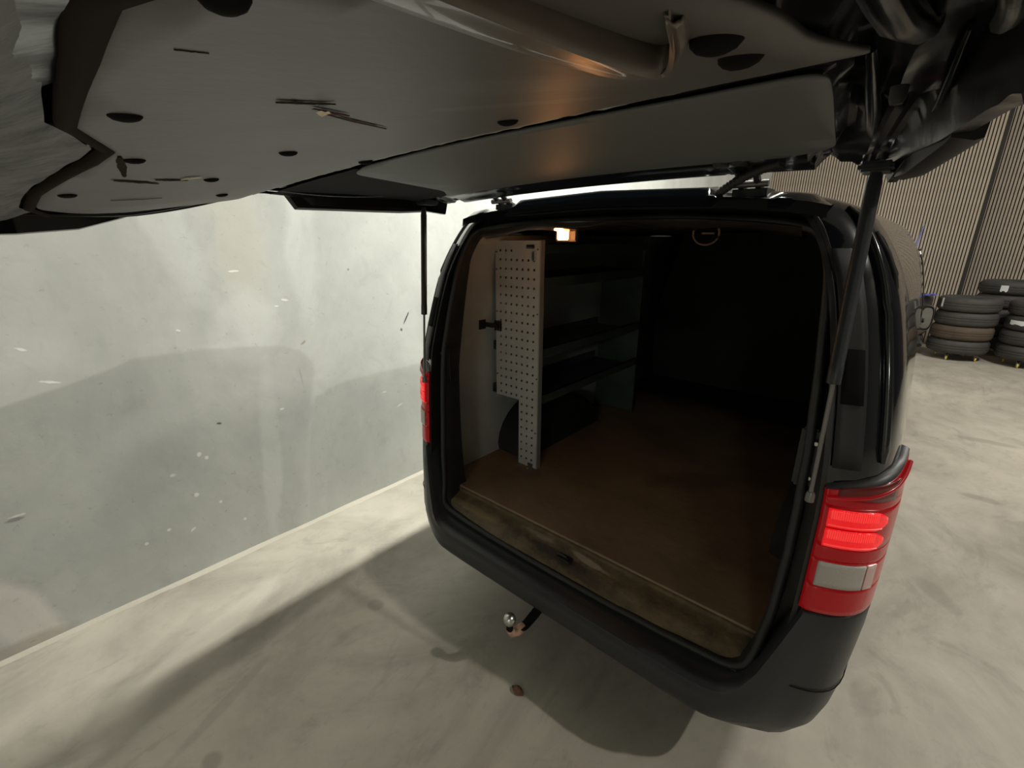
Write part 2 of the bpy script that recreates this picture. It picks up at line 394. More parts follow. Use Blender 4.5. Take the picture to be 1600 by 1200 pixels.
# wheel arches inside
for s in (-1, 1):
    b = MB(); rows = []
    for k in range(17):
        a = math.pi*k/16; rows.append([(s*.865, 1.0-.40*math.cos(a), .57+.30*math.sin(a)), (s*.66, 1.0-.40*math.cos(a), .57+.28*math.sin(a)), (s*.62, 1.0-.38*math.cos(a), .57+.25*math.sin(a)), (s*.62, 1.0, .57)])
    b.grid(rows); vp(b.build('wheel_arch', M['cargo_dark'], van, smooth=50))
# interior lamp
b = MB(); b.box(-.285, -.185, .365, .385, 1.772, 1.832)
lh = vp(b.build('cargo_lamp', M['header'], van, bevel=.004))
b = MB(); b.box(-.268, -.218, .350, .366, 1.777, 1.815); o = b.build('lamp_lens', M['lamp'], lh, smooth=50, bevel=.004)
ll = bpy.data.lights.new('cargo_lamp_light', 'POINT'); ll.energy = .9; ll.color = (1, .42, .14); ll.shadow_soft_size = .02
lo = bpy.data.objects.new('cargo_lamp_light', ll); C.objects.link(lo); lo.location = (-.243, .325, 1.795)
# roof header rail behind the seal
b = MB(); rows = []
for i in range(33):
    x = -.60+i*1.2/32; z = 1.846-.03*(abs(x)/.6)**3
    rows.append([(x, .235, z-.004), (x, .25, z-.02+.004*math.sin(x*16)), (x, .29, z-.03+.006*math.sin(x*16+1)), (x, .33, z-.012), (x, .37, z)])
b.grid(rows); vp(b.build('header_rail', mat('glossy_header', (.02, .016, .014), .22, coat=.4), van, smooth=60))
# round ring handle
b = MB(); b.tube([(.30+.042*math.cos(t), .40, 1.80+.036*math.sin(t)) for t in [2*math.pi*k/28 for k in range(29)]], .0035, 8, cap=False)
vp(b.build('pull_ring', M['brownring'], van, smooth=80))
b = MB(); b.box(.285, .325, .40, .41, 1.797, 1.803); vp(b.build('ring_bar', M['brownring'], van))

# ---- bumper
def btop(a):                                  # a = |x|
    return interp(a, [(0, .478), (.58, .482), (.66, .495), (.705, .54), (.735, .62), (.755, .71), (.772, .80), (.785, .828), (1.2, .832)])
TH = []
for k in range(97):
    u = -1+2*k/96
    x = abs(u)
    TH.append(math.copysign(math.pi/2*(x**2.2), u) if False else math.pi/2*u)
def theta_for_x(z, x):
    return math.asin(min(1, (abs(x)/hw(z))**(N5/2)))*(1 if x >= 0 else -1)
ths = []
xs = [i*.028 for i in range(0, 32)]
for x in xs: ths.append(theta_for_x(.6, x))
ths = [t for t in ths if t < .99]; last = ths[-1]; ths += [lerp(last, math.pi/2, (k+1)/18) for k in range(18)]
ths = [-t for t in ths[:0:-1]]+ths
rows = []
for th in ths:
    a = abs(P(.6, th).x); zt = btop(a); col = []
    f = min(1, max(0, (a-.66)/.14))           # 0 in the middle, 1 at the corner column
    base = [(.30, -.05), (.325, -.012), (.345, .004), (.36, .010)]
    for z, o in base: col.append(P(z, th, o+.03*(1-f)))
    for k in range(1, 7):
        t = k/7; z = lerp(.36, zt-.02, t)
        belly = .012+.034*(1-f)*math.sin(math.pi*min(1, t*.62+.30))
        col.append(P(z, th, .014+belly*(1 if f < 1 else .25)))
    col.append(P(zt-.012, th, .016+.034*(1-f))); col.append(P(zt-.003, th, .010+.026*(1-f))); col.append(P(zt, th, .0+.012*(1-f)))
    e = P(zt, th, -.03-.012*(1-f)); e.z = zt+.004*(1-f); col.append(e)
    e = P(zt, th, -.05-.02*(1-f)); e.z = zt+.035*(1-f)-.01*f; col.append(e)
    rows.append(col)
# side return towards the rear wheel
for s in (0, -1):
    c0 = rows[s]; sg = -1 if s == 0 else 1
    ext = [Vector((p.x, p.y+.13, p.z)) for p in c0]
    if s == 0: rows.insert(0, ext)
    else: rows.append(ext)
b = MB(); b.grid(rows); bump = vp(b.build('rear_bumper', M['plastic'], van, smooth=50))
# seam in the bumper corner
for s in (-1, 1):
    b = MB(); pts = []
    for k in range(12):
        th = lerp(theta_for_x(.60, .77), math.pi/2, k/11)*s; p = P(lerp(.585, .56, k/11), th, .0195*(1 if True else 0)); pts.append(p)
    b.tube(pts, .0016, 6); o = b.build('bumper_seam', M['hole'], bump, smooth=80)

# ---- tail lights
def lamp_top(t): return interp(t, [(0, 1.185), (.35, 1.20), (.6, 1.222), (1, 1.268)])
def light(s):
    root = None
    thA = theta_for_x(1.0, .787); thB = math.pi/2*.965
    bands = [('lens_foot', .832, .912, M['red'], 0), ('reversing_lens', .912, .990, M['clear'], 1), ('lens_divider', .990, 1.03, M['red'], 0),
             ('brake_lens', 1.03, 1.145, M['red_lit'], 2), ('indicator_lens', 1.145, 1.165, M['red'], 0), ('upper_lens', 1.165, None, M['red_dark'], 3)]
    # dark housing behind everything
    tab = []; acc = 0; pv = None
    for k in range(201):
        th = lerp(theta_for_x(1.0, .787), math.pi/2, k/200); p = P(1.0, th)
        if pv is not None: acc += (p-pv).length
        pv = p; tab.append((acc, th))
    LEN = .25
    def TH_at(t): return interp(t*LEN, tab)
    def patch(z0, z1, t0, t1, o, nz=6, nt=18, wave=0, topf=None):
        rws = []
        for i in range(nz+1):
            rw = []
            for j in range(nt+1):
                t = lerp(t0, t1, j/nt); th = TH_at(t)
                zt = z1 if z1 else lamp_top(t)
                z = lerp(z0, zt, i/nz)
                tt = (t-.0)
                ed = min(1, min(t/.05, (1-t)/.06)) if t0 < .04 or t1 > .96 else 1
                oo = o*(.35+.65*max(0, ed)**.5)
                if wave: oo += wave*abs(math.sin(i/nz*math.pi*2))
                rw.append(P(z, th*s, oo))
            rws.append(rw)
        return rws
    h = MB(); rw = patch(.830, None, 0, 1, .006, 12, 20); h.grid(rw)
    root = vp(h.build('tail_light', M['red_dark'], van, smooth=60))
    root['label'] = 'right red tail light cluster' if s > 0 else 'left red tail light cluster'
    for nm, z0, z1, m_, kind in bands:
        if kind in (0, 3):
            b = MB(); b.grid(patch(z0, z1, 0, 1, .015)); b.build(nm, m_ if kind == 0 else M['red'], root, smooth=60, solid=.004)
            if kind == 3:
                b = MB(); b.grid(patch(1.178, None, .10, .55, .0195, 5, 10)) ; 
                rws = patch(1.170, 1.195, .10, .62, .0215, 4, 12)
                for i, rr in enumerate(rws):
                    for j, p in enumerate(rr): p.z += (.030*j/12*(i/4))-.002*(1-i/4)
                b = MB(); b.grid(rws); b.build('dark_indicator', M['red_dark'], root, smooth=60, solid=.002)
                b = MB(); b.tube([P(lamp_top(t)-.022*(1-.3*t), TH_at(t)*s, .021) for t in [k/14*.9+.02 for k in range(15)]], .006, 8); b.build('lens_rib', M['red'], root, smooth=80)
        elif kind == 1:
            b = MB(); b.grid(patch(z0, z1, 0, 1, .015)); b.build('lens_surround', M['red'], root, smooth=60, solid=.004)
            b = MB(); b.grid(patch(z0+.004, z1-.003, .06, .46, .0205)); b.build(nm, m_, root, smooth=60, solid=.004)
            b = MB(); b.grid(patch(z0+.004, z1-.003, .475, .58, .0205)); b.build('clear_side_lens', mat('clear_pinkish', (.62, .40, .38), .15, coat=.8), root, smooth=60, solid=.004)
        else:
            b = MB(); b.grid(patch(z0, z1, 0, 1, .015)); b.build('lens_surround', M['red'], root, smooth=60, solid=.004)
            def ptd(za, zb):
                rws = patch(za, zb, .05, .56, .021, 6, 22)
                for i, rr in enumerate(rws):
                    for j, p in enumerate(rr):
                        sh = 1-max(0, (j/22-.72)/.28)**2*.75; p.z = (za+zb)/2+(p.z-(za+zb)/2)*sh
                return rws
            for k in range(2):
                za = z0+.004+k*.055; zb = za+.050
                b = MB(); b.grid(ptd(za, zb)); b.build('brake_lens', M['red_lit'], root, smooth=60, solid=.004)
                # fine vertical ribs on the lit lens
                rb = MB()
                for q in range(22):
                    t = .08+q*.0175; th = TH_at(t)
                    rb.tube([P(za+.024, th*s, .0235), P(zb-.003, th*s, .0235)], .0016, 5)
                o = rb.build('lens_ribs', mat('rib_red', (.9, .10, .10), .2, coat=.5, emit=(1, .06, .05), estr=.5), root, smooth=80); o['kind'] = 'stuff'
                rb = MB(); rb.tube([P(za+.006, TH_at(t)*s, .0235) for t in [.06+.44*k2/12 for k2 in range(13)]]+[], .0018, 5); rb.build('lens_rib', bpy.data.materials['rib_red'], root, smooth=80)
    # grey cap on top of the cluster
    b = MB(); rws = []
    for j in range(19):
        t = j/18; th = TH_at(t); zt = lamp_top(t)
        w0 = .006+.012*math.sin(math.pi*min(1, t*1.2))
        rws.append([P(zt, th*s, .016), P(zt+w0*.6, th*s, .012), P(zt+w0*1.0, th*s, .002), P(zt+w0*1.0, th*s, -.01)])
    b.grid(rws); b.build('lamp_cap', mat('lamp_cap_grey', (.035, .035, .035), .4, nscale=30, col2=(.02, .02, .02)), root, smooth=60)
light(1); light(-1)

# ---- corner pillar details
for s in (-1, 1):
    # raised rib down the side of the pillar
    pts = []
    for k in range(20):
        z = lerp(1.86, 1.26, k/19)
        p = P(z, 1.02*s, .004); pts.append(p)
    b = MB(); b.tube(pts, [.005]+[.011]*18+[.006], 10); vp(b.build('pillar_rib', M['paint'], van, smooth=80))
    # matt panel with a square recess cover on the pillar
    def pl(x, z, o=0): return P(z, theta_for_x(z, x)*s, o)
    rws = []
    for i in range(9):
        z = lerp(1.24, 1.76, i/8); rws.append([pl(x*hw(z)/.915, z, .007) for x in (.785, .80, .81, .825, .84)])
    b = MB(); b.grid(rws); vp(b.build('pillar_trim', M['rubber'], van, smooth=60, solid=.004))
    rws = []
    for i in range(4):
        z = lerp(1.40, 1.53, i/3); rws.append([pl(x*hw(z)/.915, z, .013) for x in (.79, .80, .815, .832)])
    b = MB(); b.grid(rws); vp(b.build('vent_cover', M['hole'], van, smooth=30, solid=.006))
    # strut bracket and bolts in the gutter
    b = MB(); b.box(s*.725-.022, s*.725+.022, .135, .155, 1.14, 1.31); vp(b.build('strut_bracket', M['gutter'], van, bevel=.006))
    for z in (1.175, 1.275):
        b = MB(); b.lathe([(.0, .008), (.005, .008), (.0085, .004), (.0095, 0), (.0095, -.01)], 14, Matrix.Translation((s*.742, .133, z)) @ Matrix.Rotation(R_(90), 4, 'X'))
        vp(b.build('bolt', M['chrome'], van, smooth=40))
    # rubber stop low in the corner of the opening
    b = MB(); b.lathe([(0, .03), (.012, .03), (.02, .02), (.022, 0)], 16, Matrix.Translation((s*.742, .15, .60)) @ Matrix.Rotation(R_(90), 4, 'X')); b.box(s*.742-.02, s*.742+.02, .14, .17, .57, .66)
    vp(b.build('rubber_stop', M['rubber'], van, smooth=40))
    b = MB(); b.lathe([(0, .012), (.007, .012), (.009, 0)], 12, Matrix.Translation((s*.742, .125, .615)) @ Matrix.Rotation(R_(90), 4, 'X')); vp(b.build('bolt', M['dullmetal'], van, smooth=40))
# gas struts
def strut(a, c, frac, rb, rr, lab):
    a = Vector(a); c = Vector(c); m_ = a.lerp(c, frac); d = (c-a).normalized()
    b = MB(); b.tube([m_-d*.012, m_-d*.010, m_+d*.03, m_+d*.031, c-d*.03, c], [rb*.55, rb*1.05, rb*1.05, rb, rb, rb*.6], 18)
    o = vp(b.build('gas_strut', M['plastic'], van, smooth=40)); o['label'] = lab
    b = MB(); b.tube([a, a+d*.02, m_], [rr*1.4, rr, rr], 12); b.build('piston_rod', M['dullmetal'], o, smooth=60)
    b = MB(); b.lathe([(0, .014), (.008, .014), (.011, .006), (.011, -.012), (0, -.014)], 14, Matrix.Translation(a)); b.build('ball_joint', M['dullmetal'], o, smooth=60)
strut((.760, .045, 1.165), (.745, .085, 1.925), .40, .0145, .0052, 'right black gas strut')
strut((-.775, .045, 1.16), (-.745, .07, 1.905), .42, .0125, .0048, 'left black gas strut')

# ---- roof spoiler lip and hinges
b = MB(); rows = []
for i in range(57):
    x = -.655+i*1.31/56; a = abs(x)
    h = interp(a, [(0, .030), (.36, .028), (.39, .004), (.50, .002), (.54, .018), (.61, .016), (.64, .0), (.70, 0)])
    z = interp(a, [(0, 1.905), (.42, 1.893), (.60, 1.875), (.655, 1.862)])
    rows.append([(x, .20, z-.03), (x, .205, z), (x, .225, z+h), (x, .30, z+h+.008), (x, .36, z+h*.6)])
b.grid(rows); vp(b.build('roof_lip', M['paint'], van, smooth=40))
for sx in (-.46, .455):
    b = MB()
    pp = [(sx, .30, 1.905), (sx, .24, 1.925), (sx, .20, 1.955), (sx, .12, 1.965), (sx, .03, 1.955)]
    for dx in (-.022, .022): b.tube([(x+dx, y, z) for x, y, z in pp], .010, 8)
    b.box(sx-.045, sx+.045, .25, .33, 1.895, 1.915)
    hg = vp(b.build('hinge', M['plastic'], van, smooth=40))
    b = MB(); b.tube([(sx-.05, .235, 1.925), (sx+.05, .235, 1.925)], .009, 12); b.build('hinge_pin', M['dullmetal'], hg, smooth=50)
# black hose with corrugations beside the right hinge
b = MB(); n = 60; pts = []; rad = []
for i in range(n):
    t = i/(n-1); pts.append((lerp(.56, .36, t), lerp(.10, .24, t), lerp(1.955, 1.895, t)+.012*math.sin(t*math.pi))); rad.append(.011+.0022*math.sin(i*2.1))
b.tube(pts, rad, 10); vp(b.build('cable_sleeve', M['rubber'], van, smooth=60))

# ---- raised tailgate
def wid(y): return interp(y, [(-1.22, .06), (-1.1, .05), (-.9, .03), (-.6, .014), (-.35, .0)])
def hwg(y): return interp(y, [(-1.22, .82), (-1.12, .875), (-.9, .89), (-.6, .885), (-.35, .86), (-.05, .815), (.2, .775)])
def kink(x): return interp(x, [(-.8, -.60), (-.55, -.575), (-.25, -.565), (.03, -.575), (.346, -.60), (.54, -.63), (.70, -.665), (.8, -.70)])
def base(y, x=0):
    yk = kink(x); y = y-(yk+.58)*max(0, 1-abs(y-yk)/.3)
    z = interp(y, [(-1.22, 1.892), (-1.1, 1.905), (-.9, 1.920), (-.70, 1.940), (-.61, 1.950), (-.55, 1.966), (-.02, 1.970), (.08, 1.962), (.2, 1.948)])
    return z-interp(y, [(-1.1, .058), (-.9, .055), (-.6, .036), (-.5, .024), (.2, .022)])*(x/.8)**2+.014*x
def top(y): return interp(y, [(-1.24, 1.91), (-1.1, 1.955), (-.85, 2.0), (-.68, 2.045), (-.60, 2.08), (-.3, 2.10), (.05, 2.10), (.15, 2.06), (.2, 1.99)])
NX = 108
ys = [.2, .18, .16, .14, .125, .11, .08, .05, .02, -.01, -.04]+[-.04-.02*k for k in range(1, 59)]+[-1.215]
ys = [y for y in ys if y >= -1.216]
ysl = sorted(set(ys), reverse=True)
def brd(y):                                   # half width of the lining boards
    return interp(y, [(-1.14, .74), (-1.10, .77), (-.95, .79), (-.70, .78), (-.50, .735), (-.02, .68), (.05, .62)])
def under(x, y):
    a = abs(x); h = hwg(y)+(wid(y) if x > 0 else 0); z = base(y, x)
    d = h-a                                   # distance from the rim
    bw = brd(y)
    g = a-bw                                  # outside the board
    drop = interp(y, [(-1.2, .03), (-.92, .044), (-.60, .056), (-.35, .05), (-.1, .034)]) if x > 0 else interp(y, [(-1.2, .034), (-1.0, .028), (-.88, .0), (-.75, -.022), (-.42, -.022), (-.36, .034)])
    if d < .018: z -= drop
    elif d < .03: z += -drop+(.012+drop)*(d-.018)/.012
    elif g > .0: z += .012+.016*math.sin(min(1, g/.04)*math.pi)
    if g > .005 and d > .035:                 # pressed ribs and hollows of the inner skin
        nn = noise.noise((x*7, y*5.0, 2.2)); n2 = noise.noise((x*16, y*9, 7))
        z += .007*nn+.002*n2
        z -= .010*math.exp(-((d-.075)/.007)**2)+.006*math.exp(-((d-.052)/.004)**2)
        z += .012*math.exp(-((y+.30)/.03)**2)-.014*math.exp(-((y+.42)/.025)**2)+.014*math.exp(-((y+.74)/.03)**2)
    if y < -1.10 and a < h-.02:               # folded end flange
        t = min(1, (-1.10-y)/.03); z += .030*math.sin(t*math.pi)-.020*max(0, (-1.13-y)/.08)
        z += .007*noise.noise((x*9, y*14, 4))
    if .04 < y < .25 and a < h-.03:
        z += .004*math.sin((y-.04)/.16*math.pi*4)
    if 0 < y-kink(x) < .07 and a < .8: z += .012
    return z
rows = []
for y in ysl:
    h = hwg(y); rw = []
    for i in range(NX+1):
        u = -1+2*i/NX; u = math.copysign(1-(1-abs(u))**1.35, u)
        x = u*(h+(wid(y) if u > 0 else 0)); rw.append((x, y, under(x, y)))
    rows.append(rw)
b = MB(); b.grid(rows)
gate = vp(b.build('tailgate', M['inner'], van, smooth=42)); gate['label'] = 'raised black tailgate seen from below'
rows = []
for y in ysl:
    h = hwg(y); hr = h+wid(y); rw = [(-h, y, under(-h, y)), (-h-.012, y, under(-h, y)+.012), (-h-.006, y, lerp(base(y, .85), top(y), .45))]
    for i in range(29):
        u = -1+2*i/28; rw.append((u*(hr if u > 0 else h)*.97, y, lerp(base(y, .85), top(y), .85)+(top(y)-lerp(base(y, .85), top(y), .85))*(1-abs(u)**4)))
    rw += [(hr+.006, y, lerp(base(y, .85), top(y), .45)), (hr+.012, y, under(hr, y)+.012), (hr, y, under(hr, y))]
    rows.append(rw)
e = rows[-1]; rows.append([(p[0], p[1]-.008, p[2]-.006) for p in e]); rows.append([(p[0], p[1]-.004, under(max(-.81, min(.81, p[0])), -1.21)) for p in e])
M['door_edge'] = mat('dull_black_door_edge', (.008, .008, .010), .4, spec=.12)
b = MB(); b.grid(rows); b.build('outer_skin', M['door_edge'], gate, smooth=40)
# dark rear window seen edge-on from outside
# side fins of the window section (drop below the frame, cut off diagonally)
for s in (-1, 1):
    b = MB(); rows = []
    yl = [-.44, -.405, -.36, -.30, -.2, -.1, 0, .1, .19]
    for i, y in enumerate(yl):
        h = hwg(y); zb = interp(y, [(-.44, 1.932), (-.405, 1.880), (0, 1.882), (.19, 1.895)])+(.012 if s > 0 else 0)
        rows.append([(s*(h+.016), y, 1.955), (s*(h+.018), y, zb+.002), (s*(h+.010), y, zb), (s*(h-.012), y, zb+.006), (s*(h-.018), y, 1.95)])
    b.grid(rows); b.poly(rows[0]); b.poly(rows[-1]); b.build('side_fin', M['door_edge'], gate, smooth=50)

b = MB(); rows = []
for i in range(15):
    y = lerp(-.50, .05, i/14); rows.append([(x, y, base(y, x)-.0045) for x in (lerp(-.30, -.46, i/14), -.52, -.62, -.72, -hwg(y)+.03)])
b.grid(rows); b.build('window_frame_trim', mat('matt_black_trim', (.012, .012, .013), .8, spec=.06), gate, smooth=60)
def board(name, outline, zf, m_, thick=.004, cell=.03, crown=0):
    """board following the door's inner face: outline in x, y (counter clockwise), cut as a filled grid"""
    me = bpy.data.meshes.new(name); bm = bmesh.new()
    vs = [bm.verts.new((x, y, 0)) for x, y in outline]; f = bm.faces.new(vs)
    ys_ = [p[1] for p in outline]; xs_ = [p[0] for p in outline]
    y = min(ys_)+cell
    while y < max(ys_):
        bmesh.ops.bisect_plane(bm, geom=bm.verts[:]+bm.edges[:]+bm.faces[:], plane_co=(0, y, 0), plane_no=(0, 1, 0)); y += cell
    x = min(xs_)+cell*3
    while x < max(xs_):
        bmesh.ops.bisect_plane(bm, geom=bm.verts[:]+bm.edges[:]+bm.faces[:], plane_co=(x, 0, 0), plane_no=(1, 0, 0)); x += cell*3
    for v in bm.verts: v.co.z = zf(v.co.x, v.co.y)
    bm.normal_update(); bm.to_mesh(me); bm.free()
    o = link(name, me, m_, gate, smooth=60)
    md = o.modifiers.new('solid', 'SOLIDIFY'); md.thickness = thick; md.offset = 0
    return o
def rounded(pts, r, n=6):
    out = []; N = len(pts)
    for i in range(N):
        p = Vector(pts[i][:2]); a = Vector(pts[i-1][:2]); c = Vector(pts[(i+1) % N][:2]); rr = pts[i][2] if len(pts[i]) > 2 else r
        if rr == 0: out.append((p.x, p.y)); continue
        d1 = (a-p).normalized(); d2 = (c-p).normalized(); rr = min(rr, (a-p).length*.45, (c-p).length*.45)
        s_ = p+d1*rr; e_ = p+d2*rr
        for k in range(n+1):
            t = k/n; q = s_*(1-t)**2+p*2*t*(1-t)+e_*t*t; out.append((q.x, q.y))
    return out
def lowz(x, y): return base(y, x)-.006
# lower board: has a notched free end
LB = rounded([(-.78, -.62, .04), (-.785, -1.0, .08), (-.70, -1.088, .04), (-.53, -1.085, .01), (-.30, -1.055, .02), (-.06, -1.037, .012), (.124, -1.10, .015), (.46, -1.133, .03), (.61, -1.150, .03), (.75, -1.12, .05), (.80, -1.0, .03), (.80, -.72, .03), (.70, -.665, .02), (.54, -.63, .01), (.346, -.60, .01), (.03, -.575, .01), (-.25, -.565, .01), (-.55, -.575, .02)], .02)
board('lower_lining_board', LB, lowz, M['board'])
WB = rounded([(-.36, -.47, .04), (-.50, -.03, .04), (-.575, .055, .02), (.58, .035, .04), (.68, -.02, .07), (.735, -.47, .05), (.745, -.575, .05), (.584, -.55, .02), (.35, -.535, .02), (0, -.52, .02), (-.25, -.505, .03)], .05)
board('window_lining_board', WB, lambda x, y: base(y, x)-.006, M['board2'])
# frayed edge strip between the boards
b = MB(); rows = []
for i in range(90):
    x = -.74+i*1.50/89; yk = kink(x)
    rows.append([(x, yk-.004+.003*noise.noise((x*30, 0, 0)), lowz(x, yk)-.002), (x, yk+.001, lowz(x, yk)-.0035+.0025*noise.noise((x*40, 2, 0))), (x, yk+.006, lowz(x, yk)+.008)])
b.grid(rows); b.build('board_edge_strip', mat('pale_frayed_edge', (.34, .33, .30), .6), gate, smooth=60)
# recessed clips in the lower board
for (x, y, r) in ((.236, -1.077, .0125), (-.128, -1.001, .013), (.009, -.814, .013), (-.352, -.824, .013), (-.094, -.60, .013), (-.536, -1.045, .014), (.770, -.965, .010), (.762, -.905, .010), (.652, -1.128, .008), (.412, -.705, .012), (-.62, -.72, .013)):
    z = lowz(x, y)
    sl = (base(y+.02, x)-base(y-.02, x))/.04
    mt = Matrix.Translation((x, y, z-.0025)) @ Matrix.Rotation(math.atan(sl), 4, 'X')
    b = MB(); b.lathe([(0, -.0055), (r*.5, -.005), (r*.9, -.0035), (r*1.15, -.001), (r*1.2, .002)], 20, mt); b.build('board_clip', M['hole'], gate, smooth=40)
# dark strip standing in for channel shade; end flange with reflections painted as streaks
EE = [(.76, -1.128), (.61, -1.156), (.46, -1.139), (.124, -1.107), (.03, -1.075), (-.06, -1.043), (-.17, -1.045), (-.30, -1.061), (-.53, -1.092), (-.70, -1.096), (-.785, -1.06)]
b = MB(); rows = []
for i in range(61):
    u = i/60*(len(EE)-1); k = min(int(u), len(EE)-2); f = u-k; x = lerp(EE[k][0], EE[k+1][0], f); y = lerp(EE[k][1], EE[k+1][1], f)
    z = lowz(x, y); rows.append([(x, y+.008, z-.001), (x, y+.004, z-.005), (x, y-.004, z-.006), (x, y-.010, z-.003), (x, y-.011, z+.004)])
b.grid(rows); b.build('channel_shade_strip', mat('channel_shade_brown', (.026, .020, .015), .95, spec=.04), gate, smooth=60)
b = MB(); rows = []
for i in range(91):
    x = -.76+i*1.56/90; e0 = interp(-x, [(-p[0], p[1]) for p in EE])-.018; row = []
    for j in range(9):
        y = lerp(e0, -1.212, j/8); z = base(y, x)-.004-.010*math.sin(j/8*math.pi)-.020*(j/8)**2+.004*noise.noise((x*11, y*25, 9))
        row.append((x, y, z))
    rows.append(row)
b.grid(rows); b.build('end_flange', mat('reflection_streaked_flange', (.15, .145, .135), .5, spec=.2, nscale=13, col2=(.008, .008, .008), bump=.6, bscale=18), gate, smooth=60)  # grey streaks in the colour stand for reflections in glossy black paint
# torn tape and gouges on the lower board
def flake(name, x, y, L, Wd, ang, m_, drop=.0035, seed=0, n=12):
    b = MB(); rows = []
    for i in range(n+1):
        t = i/n; xx = x+math.cos(ang)*(t-.5)*L; yy = y+math.sin(ang)*(t-.5)*L
        ww = Wd*(.35+.65*math.sin(math.pi*min(1, t*.9+.08)))*(1+.5*noise.noise((t*7, seed, 1)))
        nx, ny = -math.sin(ang), math.cos(ang); row = []
        for k in (-1, 0, 1):
            px = xx+nx*ww*k*.5+.002*noise.noise((t*9, seed, k)); py = yy+ny*ww*k*.5
            row.append((px, py, lowz(px, py)-drop-.001*(k == 0)))
        rows.append(row)
    b.grid(rows); return b.build(name, m_, gate, smooth=60)
brn = mat('dark_torn_glue', (.018, .013, .010), .9, spec=.03, nscale=50, col2=(.045, .032, .022)); pale = mat('torn_paper', (.85, .74, .55), .9, spec=.05); red = mat('rusty_streak', (.07, .042, .034), .9, spec=.05)
flake('tear_mark', .420, -.992, .032, .014, 1.0, brn, seed=1); flake('tear_mark', .432, -.978, .030, .008, .9, brn, seed=11); flake('paper_shred', .412, -.963, .030, .012, 2.75, pale, .008, 2)
flake('scratch_mark', .345, -.885, .15, .007, 2.12, red, seed=3); flake('scratch_mark', .395, -.945, .05, .008, 1.9, red, seed=13)
flake('tear_mark', -.20, -1.005, .22, .012, 2.95, brn, seed=4); flake('tear_mark', -.37, -.955, .09, .020, 2.0, brn, seed=5); flake('tear_mark', -.345, -.90, .06, .02, 1.7, brn, seed=15); flake('paper_shred', -.315, -.872, .04, .014, .9, pale, .005, 6)
flake('scratch_mark', -.595, -.915, .10, .006, 1.45, brn, seed=8); flake('scratch_mark', .542, -1.106, .016, .0010, 1.3, brn, .002, seed=9)
spots(M['board'], [(.62, -0.900, .10, .05, .5, (.15, .15, .135), .5), (.52, -0.820, .10, .02, .6, (.18, .18, .16), .45), (.3, -0.900, .18, .03, .5, (.085, .078, .07), .5), (.10, -1.000, .3, .03, .3, (.085, .078, .07), .45)], 'xy', 12)
# moulded pull pocket hanging under the lower board
def path3(pts, t):
    u = t*(len(pts)-1); k = min(int(u), len(pts)-2); f = u-k; return Vector(pts[k]).lerp(Vector(pts[k+1]), f)
Lp = [(.700, -1.155, 0), (.690, -1.09, 0), (.684, -1.03, 0), (.683, -.965, 0), (.688, -.912, 0)]
Rp = catmull([(.722, -1.155, 1.853), (.728, -1.10, 1.853), (.733, -1.04, 1.854), (.737, -.99, 1.856), (.741, -.969, 1.857), (.750, -.972, 1.857), (.762, -.995, 1.857), (.770, -1.02, 1.860)], 4)
b = MB(); rows = []
NR = len(Rp); n1 = 20
for i in range(NR):
    t = min(1, i/n1); l = path3(Lp, t)
    if i > n1: l = Vector((Rp[i].x+.005, Rp[i].y+.009, 0))
    l.z = lowz(l.x, l.y); r = Rp[i]; row = [l+Vector((0, 0, .004))]
    for k in range(0, 9):
        f = k/8; p = l.lerp(r, f); p.z -= .0035*math.sin(math.pi*f)+.0012*math.cos(f*22)*(1-f); row.append(p)
    q = r+Vector((.0035, -.002 if i < n1 else -.004, .0022)); row.append(r+Vector((.002, 0, -.0008))); row.append(q); row.append(q+Vector((.001, -.001, .014)))
    rows.append(row)
b.grid(rows); pc = b.build('pull_pocket', M['channel'], gate, smooth=70, solid=.0008); pc['label'] = 'brownish moulded pull pocket'
b = MB(); b.poly([(x, y, lowz(x, y)-.0009) for x, y in ((.722, -.995), (.768, -1.002), (.752, -.955), (.722, -.93))]); b.build('pocket_shade_patch', M['hole'], gate)  # flat dark patch painted for the shaded hole of the pocket
# pressed inner skin ribs along the right-hand and left-hand door frame
for s in (-1, 1):
    for (ya, yb, xo, r) in ((-1.12, -.66, .815, .008), (-.58, -.06, .765, .009), (-.60, -.10, .835, .006), (-1.05, -.62, .850, .006)):
        pts = [(s*(xo+(hwg(lerp(ya, yb, k/12))-.86)*.6), lerp(ya, yb, k/12), base(lerp(ya, yb, k/12), s*xo)+.006-.010*math.sin(math.pi*k/12)) for k in range(13)]
        b = MB(); b.tube(pts, [r*(.5+.5*math.sin(math.pi*k/12)) for k in range(13)], 8); b.build('pressed_rib', M['inner'], gate, smooth=80)
    b = MB(); b.lathe([(0, -.008), (.006, -.008), (.008, -.003), (.009, .01)], 14, Matrix.Translation((s*.80, -.48, 1.935))); b.build('rubber_buffer', M['rubber'], gate, smooth=60)
    b = MB(); b.box(s*.745-.03, s*.745+.03, .05, .13, 1.915, 1.935); b.build('strut_mount', M['plastic'], gate, bevel=.006)

